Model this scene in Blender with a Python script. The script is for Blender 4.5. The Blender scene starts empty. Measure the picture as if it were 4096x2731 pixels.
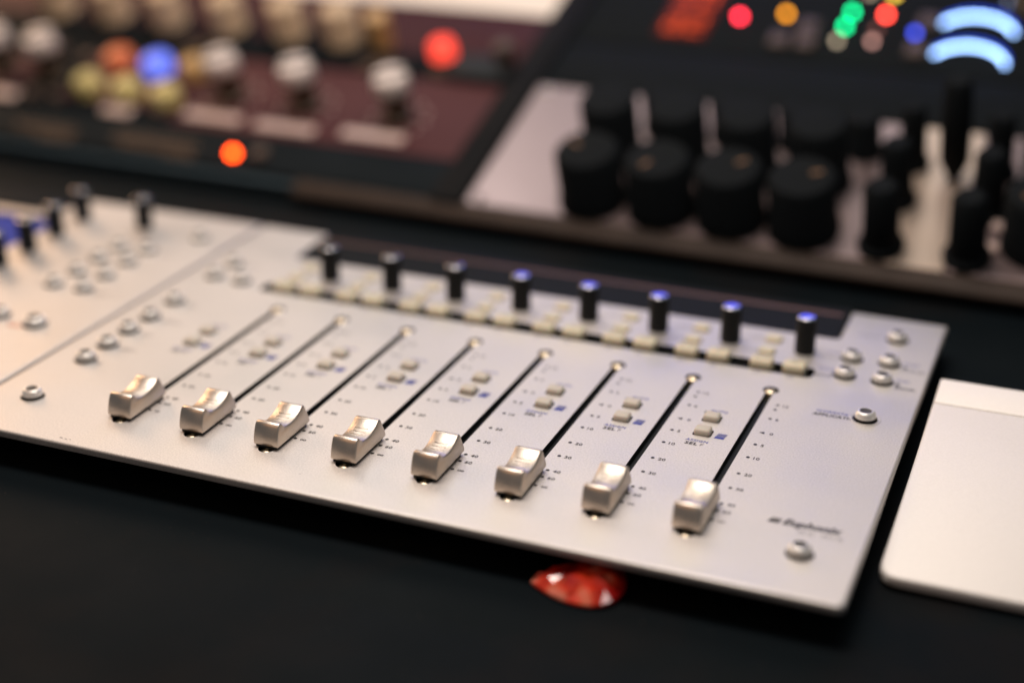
import bpy, bmesh, math, random
from math import sin, cos, pi, radians
from mathutils import Vector, Matrix

random.seed(7)
S = bpy.context.scene
COL = S.collection
U = 0.033            # every number below is in fader pitches; one pitch is 33 mm

# ------------------------------------------------------------------ camera
cam_d = bpy.data.cameras.new("camera")
cam = bpy.data.objects.new("camera", cam_d)
COL.objects.link(cam)
RX = Vector((0.92662823, 0.37597728, 0.00110223))
RY = Vector((0.15051398, -0.36826495, -0.91745652))
RZ = Vector((-0.3445369, 0.85030701, -0.39783453))
CPOS = Vector((11.65948, -14.59097, 8.32441))
m = Matrix.Identity(4)
for r in range(3):
    m[r][0] = RX[r]; m[r][1] = -RY[r]; m[r][2] = -RZ[r]; m[r][3] = CPOS[r] * U
cam.matrix_world = m
cam_d.sensor_width = 36.0
cam_d.sensor_fit = 'HORIZONTAL'
cam_d.lens = 55.275
cam_d.clip_start = 0.01
cam_d.clip_end = 50.0
cam_d.dof.use_dof = True
cam_d.dof.focus_distance = 18.0 * U
cam_d.dof.aperture_fstop = 2.45
cam_d.dof.aperture_blades = 0
S.camera = cam

# ------------------------------------------------------------------ world, exposure
W = bpy.data.worlds.new("World")
S.world = W
W.use_nodes = True
bg = W.node_tree.nodes.get("Background") or W.node_tree.nodes.new("ShaderNodeBackground")
out = W.node_tree.nodes.get("World Output") or W.node_tree.nodes.new("ShaderNodeOutputWorld")
W.node_tree.links.new(bg.outputs[0], out.inputs[0])
bg.inputs[0].default_value = (0.16, 0.18, 0.20, 1)
bg.inputs[1].default_value = 0.45
S.view_settings.view_transform = 'Standard'
S.view_settings.look = 'None'
S.view_settings.exposure = 0.0
S.view_settings.gamma = 1.0
S.view_settings.use_curve_mapping = False
S.render.engine = 'CYCLES'
S.cycles.use_denoising = True
S.cycles.max_bounces = 8
S.cycles.sample_clamp_indirect = 6.0

# ------------------------------------------------------------------ lamps
def lamp(name, pos, target, sx, sy, watts, color, shape='RECTANGLE'):
    d = bpy.data.lights.new(name, 'AREA')
    d.shape = shape
    d.size = sx * U
    if shape in ('RECTANGLE', 'ELLIPSE'):
        d.size_y = sy * U
    d.energy = watts
    d.color = color
    o = bpy.data.objects.new(name, d)
    COL.objects.link(o)
    p = Vector(pos); q = Vector(target)
    o.location = p * U
    o.rotation_euler = (q - p).to_track_quat('-Z', 'Y').to_euler()
    return o
for k in range(3):
    lamp("ceiling_light", (-9.5 + 7.5 * k, 20 + 2.8 * k, 21), (5, 1, 0), 4.5, 13, (0.84, 0.43, 0.42)[k], (1.0, 0.95, 0.885))
lamp("rack_fill", (3, 4, 24), (1, 12, 2), 9, 9, 3.1, (1.0, 0.80, 0.68))  # unseen fill added to brighten the rack
lamp("overhead_light", (4, 1.2, 19), (4, 0.5, 0), 19, 5, 1.9, (1.0, 0.95, 0.89))
lamp("warm_lamp", (-24, 16, 12), (-1, 1, 0), 12, 12, 3.0, (1.0, 0.62, 0.37))
lamp("front_lamp", (0, -14, 17), (5, 0, 0), 20, 10, 0.5, (1.0, 0.48, 0.18))
lamp("monitor_glow", (2, 27, 10.8), (6, 2, 0), 15, 3.2, 0.40, (0.10, 0.12, 1.0))

# ------------------------------------------------------------------ materials
def mat(name, col, rough=0.5, metal=0.0, spec=0.5, var=0.0, vscale=40.0, bump=0.0, bscale=900.0,
        rvar=0.0, emit=None, estr=0.0, trans=0.0, coat=0.0, sss=0.0):
    mt = bpy.data.materials.new(name)
    mt.use_nodes = True
    nt = mt.node_tree
    b = nt.nodes["Principled BSDF"]
    b.inputs["Base Color"].default_value = (*col, 1)
    b.inputs["Roughness"].default_value = rough
    b.inputs["Metallic"].default_value = metal
    b.inputs["Specular IOR Level"].default_value = spec
    b.inputs["Transmission Weight"].default_value = trans
    b.inputs["Coat Weight"].default_value = coat
    if sss > 0:
        b.inputs["Subsurface Weight"].default_value = sss
        b.inputs["Subsurface Scale"].default_value = 0.003
    if emit:
        b.inputs["Emission Color"].default_value = (*emit, 1)
        b.inputs["Emission Strength"].default_value = estr
    tc = nt.nodes.new("ShaderNodeTexCoord")
    if var > 0 or rvar > 0:
        n = nt.nodes.new("ShaderNodeTexNoise")
        n.inputs["Scale"].default_value = vscale
        n.inputs["Detail"].default_value = 5
        nt.links.new(tc.outputs["Object"], n.inputs["Vector"])
    if var > 0:
        mx = nt.nodes.new("ShaderNodeMix"); mx.data_type = 'RGBA'
        mx.inputs[6].default_value = (*[c * (1 - var) for c in col], 1)
        mx.inputs[7].default_value = (*[min(1, c * (1 + var)) for c in col], 1)
        nt.links.new(n.outputs["Fac"], mx.inputs[0])
        nt.links.new(mx.outputs[2], b.inputs["Base Color"])
    if rvar > 0:
        mr = nt.nodes.new("ShaderNodeMapRange")
        mr.inputs[1].default_value = 0.3; mr.inputs[2].default_value = 0.7
        mr.inputs[3].default_value = max(0.02, rough - rvar); mr.inputs[4].default_value = rough + rvar
        nt.links.new(n.outputs["Fac"], mr.inputs[0])
        nt.links.new(mr.outputs[0], b.inputs["Roughness"])
    if bump > 0:
        n2 = nt.nodes.new("ShaderNodeTexNoise")
        n2.inputs["Scale"].default_value = bscale
        n2.inputs["Detail"].default_value = 3
        nt.links.new(tc.outputs["Object"], n2.inputs["Vector"])
        bp = nt.nodes.new("ShaderNodeBump")
        bp.inputs["Strength"].default_value = bump
        bp.inputs["Distance"].default_value = 0.0003
        nt.links.new(n2.outputs["Fac"], bp.inputs["Height"])
        nt.links.new(bp.outputs[0], b.inputs["Normal"])
    return mt

M = {}
M['panel'] = mat("silver_paint", (0.725, 0.695, 0.665), 0.56, 0.88, 0.5, 0.05, 13, 0.30, 1500, 0.12)
M['cap'] = mat("cap_silver", (0.72, 0.635, 0.55), 0.38, 0.95, 0.5, 0.03, 60, 0.15, 3000, 0.05)
M['chrome'] = mat("button_chrome", (0.96, 0.94, 0.90), 0.30, 0.55, 0.5)
M['center'] = mat("button_center", (0.085, 0.08, 0.075), 0.45, 0.3, 0.5)
M['black'] = mat("black_plastic", (0.016, 0.019, 0.021), 0.55, 0.0, 0.2, 0.15, 60)
M['rackblack'] = mat("rack_black", (0.0105, 0.0145, 0.0170), 0.75, 0.0, 0.06, 0.1, 60)
M['bedblack'] = mat("bed_black", (0.055, 0.080, 0.095), 0.8, 0.0, 0.06, 0.1, 60)
M['unitblack'] = mat("unit_black", (0.0075, 0.0100, 0.0118), 0.75, 0.0, 0.06, 0.1, 60)
M['knobmatte'] = mat("knob_matte", (0.0065, 0.0085, 0.0100), 0.75, 0.0, 0.08, 0.1, 90)
M['knob'] = mat("knob_black", (0.007, 0.008, 0.0095), 0.5, 0.0, 0.2, 0.1, 90)
M['knobtop'] = mat("knob_top", (0.62, 0.62, 0.66), 0.12, 1.0)
M['gloss'] = mat("gloss_black", (0.012, 0.014, 0.016), 0.55, 0.0, 0.05, 0, 30, 0, 0, 0.03)
M['desk'] = mat("desk_black", (0.0030, 0.0066, 0.0090), 0.70, 0.0, 0.06, 0.2, 18, 0.12, 700, 0.06)
M['brass'] = mat("brass", (0.90, 0.78, 0.56), 0.35, 1.0)
M['groove'] = mat("slot_dark", (0.008, 0.009, 0.010), 0.5, 0.0, 0.3)
M['key'] = mat("key_rubber", (0.70, 0.645, 0.48), 0.55, 0.0, 0.4, 0.06, 120, 0, 0, 0, sss=0.25)
M['keygrey'] = mat("key_grey", (0.60, 0.56, 0.48), 0.5, 0.0, 0.4, 0.08, 150, 0.2, 3000, 0, sss=0.2)
M['ink'] = mat("ink_black", (0.018, 0.016, 0.018), 0.5)
M['inkgrey'] = mat("ink_grey", (0.20, 0.19, 0.20), 0.5)
M['inkblue'] = mat("ink_blue", (0.035, 0.055, 0.36), 0.5)
M['inkorange'] = mat("ink_orange", (0.72, 0.22, 0.10), 0.5)
M['white'] = mat("trackpad_white", (0.93, 0.90, 0.86), 0.6, 0.25, 0.45, 0.015, 30, 0.05, 2600)
M['alum'] = mat("aluminium", (0.80, 0.76, 0.72), 0.35, 0.9)
M['wood'] = mat("rail_wood", (0.041, 0.027, 0.020), 0.55, 0.0, 0.2, 0.35, 45, 0.2, 500)
M['darkwood'] = mat("divider_wood", (0.009, 0.0095, 0.0105), 0.7, 0.0, 0.08, 0.3, 40)
M['maroon'] = mat("maroon_paint", (0.090, 0.034, 0.037), 0.60, 0.0, 0.12, 0.12, 22, 0.1, 900, 0.05)
M['maroondark'] = mat("maroon_dark", (0.060, 0.020, 0.024), 0.60, 0.0, 0.12, 0.12, 22, 0.1, 900, 0.05)
M['lilac'] = mat("lilac_metal", (0.36, 0.28, 0.28), 0.36, 0.80, 0.5, 0.06, 18, 0.1, 1500, 0.05)
M['cream'] = mat("lilac_metal_lit", (0.66, 0.53, 0.43), 0.38, 0.70, 0.5, 0.06, 18, 0.1, 1500, 0.05)  # same metal as the lilac, its brighter warm reflection put into the colour
M['capwhite'] = mat("knob_cap_grey", (0.82, 0.72, 0.67), 0.45, 0.0, 0.4, 0.04, 60)
M['capcream'] = mat("knob_cap_cream", (0.62, 0.46, 0.30), 0.45, 0.0, 0.4, 0.05, 60)
M['skirt'] = mat("knob_skirt_brown", (0.060, 0.038, 0.020), 0.45, 0.0, 0.4, 0.1, 60)
M['plate'] = mat("label_white", (0.66, 0.50, 0.45), 0.5, 0.0, 0.4, 0.08, 60)
M['platebrown'] = mat("label_brown", (0.075, 0.046, 0.030), 0.5, 0.0, 0.2, 0.2, 60)
M['orangebtn'] = mat("orange_plastic", (0.80, 0.20, 0.07), 0.35)
M['bluebtn'] = mat("blue_plastic", (0.10, 0.16, 0.80), 0.3, emit=(0.15, 0.22, 1.0), estr=0.9)
M['tanbtn'] = mat("tan_plastic", (0.55, 0.34, 0.13), 0.4)
M['yellowbtn'] = mat("yellow_plastic", (0.62, 0.52, 0.20), 0.4)
M['paper'] = mat("paper_white", (0.92, 0.84, 0.74), 0.7, 0.0, 0.3, 0.03, 20)
M['pointer'] = mat("pointer_tan", (0.16, 0.075, 0.025), 0.5)
M['dim'] = mat("dim_brown", (0.085, 0.055, 0.042), 0.45, 0.0, 0.4, 0.2, 60)
M['steel'] = mat("screw_steel", (0.75, 0.68, 0.62), 0.25, 1.0)
def desk_smudges(mt):
    nt = mt.node_tree
    b = nt.nodes["Principled BSDF"]
    tc = nt.nodes.new("ShaderNodeTexCoord")
    n = nt.nodes.new("ShaderNodeTexNoise"); n.inputs["Scale"].default_value = 16; n.inputs["Detail"].default_value = 6
    n2 = nt.nodes.new("ShaderNodeTexNoise"); n2.inputs["Scale"].default_value = 620; n2.inputs["Detail"].default_value = 2
    nt.links.new(tc.outputs["Object"], n.inputs["Vector"]); nt.links.new(tc.outputs["Object"], n2.inputs["Vector"])
    r1 = nt.nodes.new("ShaderNodeMapRange"); r1.inputs[1].default_value = 0.50; r1.inputs[2].default_value = 0.72; r1.inputs[4].default_value = 1.0
    nt.links.new(n.outputs["Fac"], r1.inputs[0])
    r2 = nt.nodes.new("ShaderNodeMapRange"); r2.inputs[1].default_value = 0.74; r2.inputs[2].default_value = 0.78; r2.inputs[4].default_value = 0.8
    nt.links.new(n2.outputs["Fac"], r2.inputs[0])
    m1 = nt.nodes.new("ShaderNodeMix"); m1.data_type = 'RGBA'
    m1.inputs[6].default_value = (0.0038, 0.0068, 0.0088, 1); m1.inputs[7].default_value = (0.0080, 0.0080, 0.0085, 1)
    nt.links.new(r1.outputs[0], m1.inputs[0])
    m2 = nt.nodes.new("ShaderNodeMix"); m2.data_type = 'RGBA'
    nt.links.new(m1.outputs[2], m2.inputs[6]); m2.inputs[7].default_value = (0.06, 0.05, 0.042, 1)
    nt.links.new(r2.outputs[0], m2.inputs[0])
    nt.links.new(m2.outputs[2], b.inputs["Base Color"])
desk_smudges(M['desk'])
def glow(name, col, s, body=(0.02, 0.02, 0.02)):
    return mat(name, body, 0.5, 0, 0.08, emit=col, estr=s)
M['ledred'] = glow("led_red", (1.0, 0.03, 0.06), 15)
M['ledamber'] = glow("led_amber", (0.85, 0.30, 0.015), 9)
M['ledgreen'] = glow("led_green", (0.0, 0.75, 0.25), 11)
M['ledorange'] = glow("led_orange", (1.0, 0.065, 0.004), 15)
M['ledredbright'] = glow("led_red_bright", (1.0, 0.06, 0.04), 17)
M['ledblue'] = glow("led_blue", (0.05, 0.08, 0.75), 7)
M['ledgreydim'] = glow("led_grey_dim", (0.60, 0.48, 0.33), 3.0)
M['ledpinkdim'] = glow("led_pink_dim", (0.62, 0.32, 0.27), 3.6)
M['ledreddim'] = glow("led_red_off", (0.35, 0.12, 0.10), 1.6)
M['ledyellow'] = glow("led_yellow", (0.75, 0.50, 0.05), 9)
M['redbutton'] = glow("lit_red_button", (1.0, 0.07, 0.04), 1.5, (0.5, 0.05, 0.04))
M['digit'] = glow("display_digit_red", (1.0, 0.085, 0.004), 1.1)
M['digitpanel'] = glow("display_window", (0.30, 0.02, 0.01), 0.25, (0.02, 0.003, 0.003))
M['arc'] = glow("arc_light_white", (0.33, 0.55, 1.0), 6.5)
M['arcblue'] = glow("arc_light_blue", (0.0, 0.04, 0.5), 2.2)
M['touch'] = glow("touchscreen_blue", (0.035, 0.085, 0.62), 0.42, (0.01, 0.01, 0.02))

def grain(mt, amount, scale):
    nt = mt.node_tree
    b = nt.nodes["Principled BSDF"]
    src = b.inputs["Base Color"].links[0].from_socket
    tc = nt.nodes.new("ShaderNodeTexCoord")
    n = nt.nodes.new("ShaderNodeTexNoise"); n.inputs["Scale"].default_value = scale; n.inputs["Detail"].default_value = 2
    nt.links.new(tc.outputs["Object"], n.inputs["Vector"])
    mr = nt.nodes.new("ShaderNodeMapRange")
    mr.inputs[1].default_value = 0.3; mr.inputs[2].default_value = 0.7
    mr.inputs[3].default_value = 1 - amount; mr.inputs[4].default_value = 1 + amount
    nt.links.new(n.outputs["Fac"], mr.inputs[0])
    mx = nt.nodes.new("ShaderNodeMix"); mx.data_type = 'RGBA'; mx.blend_type = 'MULTIPLY'; mx.inputs[0].default_value = 1.0
    nt.links.new(src, mx.inputs[6]); nt.links.new(mr.outputs[0], mx.inputs[7])
    nt.links.new(mx.outputs[2], b.inputs["Base Color"])
grain(M['panel'], 0.09, 1500)
grain(M['white'], 0.03, 1300)
grain(M['cap'], 0.06, 2200)

# pearly red celluloid of the pick
def pick_material():
    mt = bpy.data.materials.new("red_pearl")
    mt.use_nodes = True
    nt = mt.node_tree
    b = nt.nodes["Principled BSDF"]
    tc = nt.nodes.new("ShaderNodeTexCoord")
    v = nt.nodes.new("ShaderNodeTexVoronoi"); v.inputs["Scale"].default_value = 105.0
    v.feature = 'SMOOTH_F1'
    nt.links.new(tc.outputs["Object"], v.inputs["Vector"])
    cr = nt.nodes.new("ShaderNodeValToRGB")
    e = cr.color_ramp.elements
    e[0].position = 0.08; e[0].color = (0.95, 0.30, 0.20, 1)
    e[1].position = 0.80; e[1].color = (0.07, 0.002, 0.003, 1)
    k = e.new(0.28); k.color = (0.90, 0.065, 0.022, 1)
    k = e.new(0.52); k.color = (0.42, 0.010, 0.008, 1)
    nt.links.new(v.outputs["Distance"], cr.inputs[0])
    nt.links.new(cr.outputs[0], b.inputs["Base Color"])
    b.inputs["Roughness"].default_value = 0.13
    b.inputs["Subsurface Weight"].default_value = 0.08
    b.inputs["Subsurface Radius"].default_value = (1.0, 0.12, 0.05)
    b.inputs["Subsurface Scale"].default_value = 0.006
    b.inputs["Transmission Weight"].default_value = 0.12
    b.inputs["IOR"].default_value = 1.6
    b.inputs["Coat Weight"].default_value = 0.6
    return mt
M['pick'] = pick_material()

# ------------------------------------------------------------------ mesh helpers (pitch units in, metres out)
def finish(bm, name, mats, parent=None, loc=(0, 0, 0), smooth=True, ang=35):
    me = bpy.data.meshes.new(name)
    bmesh.ops.scale(bm, vec=(U, U, U), verts=bm.verts)
    bm.normal_update()
    bm.to_mesh(me); bm.free()
    if not isinstance(mats, (list, tuple)):
        mats = [mats]
    for x in mats:
        me.materials.append(x)
    if smooth:
        for p in me.polygons:
            p.use_smooth = True
        me.set_sharp_from_angle(angle=radians(ang))
    return put(me, name, parent, loc)

def put(me, name, parent=None, loc=(0, 0, 0), rz=0.0):
    o = bpy.data.objects.new(name, me)
    COL.objects.link(o)
    o.location = Vector(loc) * U
    o.rotation_euler = (0, 0, rz)
    if parent is not None:
        o.parent = parent
    return o

def box(bm, x0, x1, y0, y1, z0, z1, bev=0.0, seg=2, mi=0, rot=0.0):
    g = bmesh.ops.create_cube(bm, size=1.0)
    vs = g['verts']
    cx, cy = (x0 + x1) / 2, (y0 + y1) / 2
    for v in vs:
        v.co = Vector(((x0 + x1) / 2 + v.co.x * (x1 - x0), (y0 + y1) / 2 + v.co.y * (y1 - y0), (z0 + z1) / 2 + v.co.z * (z1 - z0)))
    if rot:
        bmesh.ops.rotate(bm, cent=(cx, cy, 0), matrix=Matrix.Rotation(rot, 3, 'Z'), verts=vs)
    fs = set(f for v in vs for f in v.link_faces)
    for f in fs:
        f.material_index = mi
    if bev > 0:
        es = list(set(e for v in vs for e in v.link_edges))
        bmesh.ops.bevel(bm, geom=es, offset=bev, segments=seg, profile=0.5, affect='EDGES')

def lathe(bm, prof, cx=0, cy=0, seg=32, mi=0, cap_mi=None):
    rings = []
    for r, z in prof:
        if r <= 1e-6:
            rings.append([bm.verts.new((cx, cy, z))])
        else:
            rings.append([bm.verts.new((cx + r * cos(2 * pi * k / seg), cy + r * sin(2 * pi * k / seg), z)) for k in range(seg)])
    for i in range(len(rings) - 1):
        a, b = rings[i], rings[i + 1]
        mm = mi if not cap_mi or i not in cap_mi else cap_mi[i]
        for k in range(seg):
            k2 = (k + 1) % seg
            if len(a) == 1 and len(b) == 1:
                continue
            if len(a) == 1:
                f = bm.faces.new((a[0], b[k2], b[k]))
            elif len(b) == 1:
                f = bm.faces.new((a[k], a[k2], b[0]))
            else:
                f = bm.faces.new((a[k], a[k2], b[k2], b[k]))
            f.material_index = mm
    bmesh.ops.recalc_face_normals(bm, faces=bm.faces)

def circle(cx, cy, r, n=28, a0=0.0):
    return [(cx + r * cos(a0 + 2 * pi * k / n), cy + r * sin(a0 + 2 * pi * k / n)) for k in range(n)]

def rrect(x0, x1, y0, y1, r, n=5):
    pts = []
    for cx, cy, a in ((x1 - r, y1 - r, 0), (x0 + r, y1 - r, 90), (x0 + r, y0 + r, 180), (x1 - r, y0 + r, 270)):
        for k in range(n + 1):
            t = radians(a + 90 * k / n)
            pts.append((cx + r * cos(t), cy + r * sin(t)))
    return pts

def rounded(poly, n=4):
    """polygon of (x, y, corner radius)"""
    pts = []
    L = len(poly)
    for i in range(L):
        p = Vector(poly[i][:2]); a = Vector(poly[i - 1][:2]); b = Vector(poly[(i + 1) % L][:2])
        r = poly[i][2]
        if r <= 0:
            pts.append(tuple(p)); continue
        da = (a - p).normalized(); db = (b - p).normalized()
        p0 = p + da * r; p1 = p + db * r
        for k in range(n + 1):
            t = k / n
            q = p0 * (1 - t) ** 2 + p * 2 * t * (1 - t) + p1 * t * t
            pts.append(tuple(q))
    return pts

def plate_mesh(name, outlines, z0, z1, bev=0.0):
    cu = bpy.data.curves.new(name, 'CURVE')
    cu.dimensions = '2D'; cu.fill_mode = 'BOTH'
    for pts in outlines:
        s = cu.splines.new('POLY')
        s.points.add(len(pts) - 1)
        for q, (x, y) in zip(s.points, pts):
            q.co = (x * U, y * U, 0, 1)
        s.use_cyclic_u = True
    cu.extrude = max(1e-6, ((z1 - z0) / 2 - bev) * U)
    if bev > 0:
        cu.bevel_depth = bev * U
        cu.bevel_resolution = 2
        cu.offset = -bev * U
    ob = bpy.data.objects.new(name, cu)
    COL.objects.link(ob)
    dg = bpy.context.evaluated_depsgraph_get()
    me = bpy.data.meshes.new_from_object(ob.evaluated_get(dg))
    bpy.data.objects.remove(ob)
    bpy.data.curves.remove(cu)
    me.transform(Matrix.Translation((0, 0, (z0 + z1) / 2 * U)))
    me.name = name
    return me

def plate(name, outlines, z0, z1, material, parent=None, loc=(0, 0, 0), bev=0.0, edge=None):
    me = plate_mesh(name, outlines, z0, z1, bev)
    me.materials.clear()
    me.materials.append(material)
    if edge is not None:
        me.materials.append(edge)
    xs = [q[0] for q in outlines[0]]; ys = [q[1] for q in outlines[0]]
    segs = [(Vector(outlines[0][i]), Vector(outlines[0][(i + 1) % len(outlines[0])])) for i in range(len(outlines[0]))]
    for p in me.polygons:
        p.use_smooth = True
        p.material_index = 0
        if edge is not None and abs(p.normal.z) < 0.3:
            c = Vector((p.center.x / U, p.center.y / U))
            near = 9.0
            for a, b in segs:
                ab = b - a
                t = max(0, min(1, (c - a).dot(ab) / max(ab.length_squared, 1e-9)))
                near = min(near, (a + ab * t - c).length)
            if near > 0.02:
                p.material_index = 1
    me.set_sharp_from_angle(angle=radians(30))
    return put(me, name, parent, loc)

def inset(pts, d):
    """polygon (counter-clockwise) moved inwards by d"""
    L = len(pts); res = []
    area = sum(pts[i][0] * pts[(i + 1) % L][1] - pts[(i + 1) % L][0] * pts[i][1] for i in range(L))
    sg = 1 if area > 0 else -1
    for i in range(L):
        p = Vector(pts[i]); a = Vector(pts[i - 1]); b = Vector(pts[(i + 1) % L])
        t0 = (p - a).normalized(); t1 = (b - p).normalized()
        n = (Vector((-t0.y, t0.x)) + Vector((-t1.y, t1.x))) * sg
        n.normalize()
        c = max(0.5, n.dot(Vector((-t0.y, t0.x)) * sg))
        res.append(tuple(p + n * (d / c)))
    return res

def edge_rim(name, outline, z0, z1, r, material, parent):
    """the rounded edge that runs round a sheet of metal"""
    bm = bmesh.new()
    loops = []
    for k in range(5):
        t = pi / 2 * k / 4
        o_ = inset(outline, r * (1 - sin(t)))
        loops.append([bm.verts.new((x, y, z1 - r * (1 - cos(t)))) for x, y in o_])
    loops.append([bm.verts.new((x, y, z0)) for x, y in outline])
    for a, b in zip(loops[:-1], loops[1:]):
        for i in range(len(a)):
            j = (i + 1) % len(a)
            bm.faces.new((a[i], a[j], b[j], b[i]))
    bmesh.ops.recalc_face_normals(bm, faces=bm.faces)
    return finish(bm, name, material, parent, ang=60)

def text(bm, s, x, y, h, mi=0, bold=0.0, shear=0.0, z=0.002, wide=1.0, align='L', space=1.0):
    """letters h high, baseline-left (or centre) at x, y"""
    cu = bpy.data.curves.new("t", 'FONT')
    cu.body = s
    cu.size = 1.0
    cu.offset = bold
    cu.shear = shear
    cu.resolution_u = 2
    cu.space_character = space
    ob = bpy.data.objects.new("t", cu)
    COL.objects.link(ob)
    dg = bpy.context.evaluated_depsgraph_get()
    me = bpy.data.meshes.new_from_object(ob.evaluated_get(dg))
    bpy.data.objects.remove(ob); bpy.data.curves.remove(cu)
    if not me.vertices:
        return
    xs = [v.co.x for v in me.vertices]
    sc = h / 0.70
    wd = (max(xs) - min(xs)) * sc * wide
    x0 = x - min(xs) * sc * wide
    if align == 'C':
        x0 -= wd / 2
    elif align == 'R':
        x0 -= wd
    me.transform(Matrix.Translation((x0, y, z)) @ Matrix.Diagonal((sc * wide, sc, 1, 1)))
    n0 = len(bm.faces)
    bm.from_mesh(me)
    bm.faces.ensure_lookup_table()
    for f in bm.faces[n0:]:
        f.material_index = mi
    bpy.data.meshes.remove(me)

def poly(bm, pts, z, mi=0):
    f = bm.faces.new([bm.verts.new((x, y, z)) for x, y in pts])
    if f.normal.z < 0:
        f.normal_flip()
    f.material_index = mi
    return f

def thing(name, label, cat, loc=(0, 0, 0), group=None, frame=None):
    o = bpy.data.objects.new(name, None)
    COL.objects.link(o)
    o.empty_display_size = 0.01
    if frame is None:
        o.location = Vector(loc) * U
    else:
        o.matrix_world = frame
    o['label'] = label; o['category'] = cat
    if group:
        o['group'] = group
    return o

def tag(o, label, cat, group=None):
    o['label'] = label; o['category'] = cat
    if group:
        o['group'] = group

DESK = -0.45

# ------------------------------------------------------------------ setting: the black desk, the dark wall behind
bm = bmesh.new()
box(bm, -30, 34, -30, 34, DESK - 1.0, DESK)
desk = finish(bm, "desk", M['desk'], smooth=False)
desk['kind'] = 'structure'
bm = bmesh.new()
box(bm, -60, 60, 34, 36, -10, 14)
wall = finish(bm, "wall", mat("wall_dark", (0.03, 0.03, 0.032), 0.8, var=0.2, vscale=4), smooth=False)
wall['kind'] = 'structure'

# ------------------------------------------------------------------ shared small parts
def round_button_mesh(r=0.125):
    bm = bmesh.new()
    prof = [(r * 0.98, -0.10), (r, 0.0), (r * 1.0, 0.034), (r * 0.98, 0.060), (r * 0.93, 0.080), (r * 0.83, 0.100), (r * 0.70, 0.111),
            (r * 0.60, 0.111), (r * 0.55, 0.105), (r * 0.52, 0.098), (r * 0.30, 0.096), (0, 0.096)]
    lathe(bm, prof, seg=40, cap_mi={0: 2, 1: 2, 7: 1, 8: 1, 9: 1, 10: 1})
    o = finish(bm, "round_button", [M['chrome'], M['center'], M['groove']], ang=50)
    me = o.data
    bpy.data.objects.remove(o)
    return me
BTN = round_button_mesh()
def knob_mesh():
    bm = bmesh.new()
    seg = 48
    r = 0.135
    prof = [(r * 0.96, 0.0), (r, 0.02), (r * 0.985, 0.465), (r * 0.97, 0.485), (r * 0.93, 0.498), (r * 0.86, 0.506), (r * 0.76, 0.5095), (r * 0.5, 0.511), (r * 0.25, 0.511), (0, 0.511)]
    lathe(bm, prof, seg=seg, cap_mi={3: 1, 4: 1, 5: 1, 6: 1, 7: 1, 8: 1})
    # fine grip flutes round the barrel
    for v in bm.verts:
        if 0.015 < v.co.z < 0.45 and v.co.xy.length > 0.1:
            a = math.atan2(v.co.y, v.co.x)
            k = round(a / (2 * pi / seg))
            if k % 2:
                v.co.x *= 0.965; v.co.y *= 0.965
    o = finish(bm, "rotary_knob", [M['knob'], M['knobtop']], ang=40)
    me = o.data
    bpy.data.objects.remove(o)
    return me
KNOB = knob_mesh()
def screw_mesh():
    bm = bmesh.new()
    lathe(bm, [(0.078, -0.06), (0.078, 0.0), (0.066, 0.018), (0.04, 0.030), (0.018, 0.033), (0.014, 0.022), (0, 0.022)], seg=24)
    o = finish(bm, "screw", M['brass'], ang=50)
    me = o.data; bpy.data.objects.remove(o)
    return me
SCREW = screw_mesh()
def key_mesh(w, d, z0, z1, bev, material, name):
    bm = bmesh.new()
    box(bm, -w / 2, w / 2, -d / 2, d / 2, z0, z1, bev, 3)
    o = finish(bm, name, material, ang=60)
    me = o.data; bpy.data.objects.remove(o)
    return me
SOFTKEY = key_mesh(0.288, 0.225, -0.08, 0.105, 0.04, M['key'], "soft_key")
SQKEY = key_mesh(0.195, 0.175, -0.08, 0.072, 0.035, M['keygrey'], "square_key")
FLATKEY = key_mesh(0.208, 0.166, -0.08, 0.05, 0.025, M['key'], "flat_key")

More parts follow.
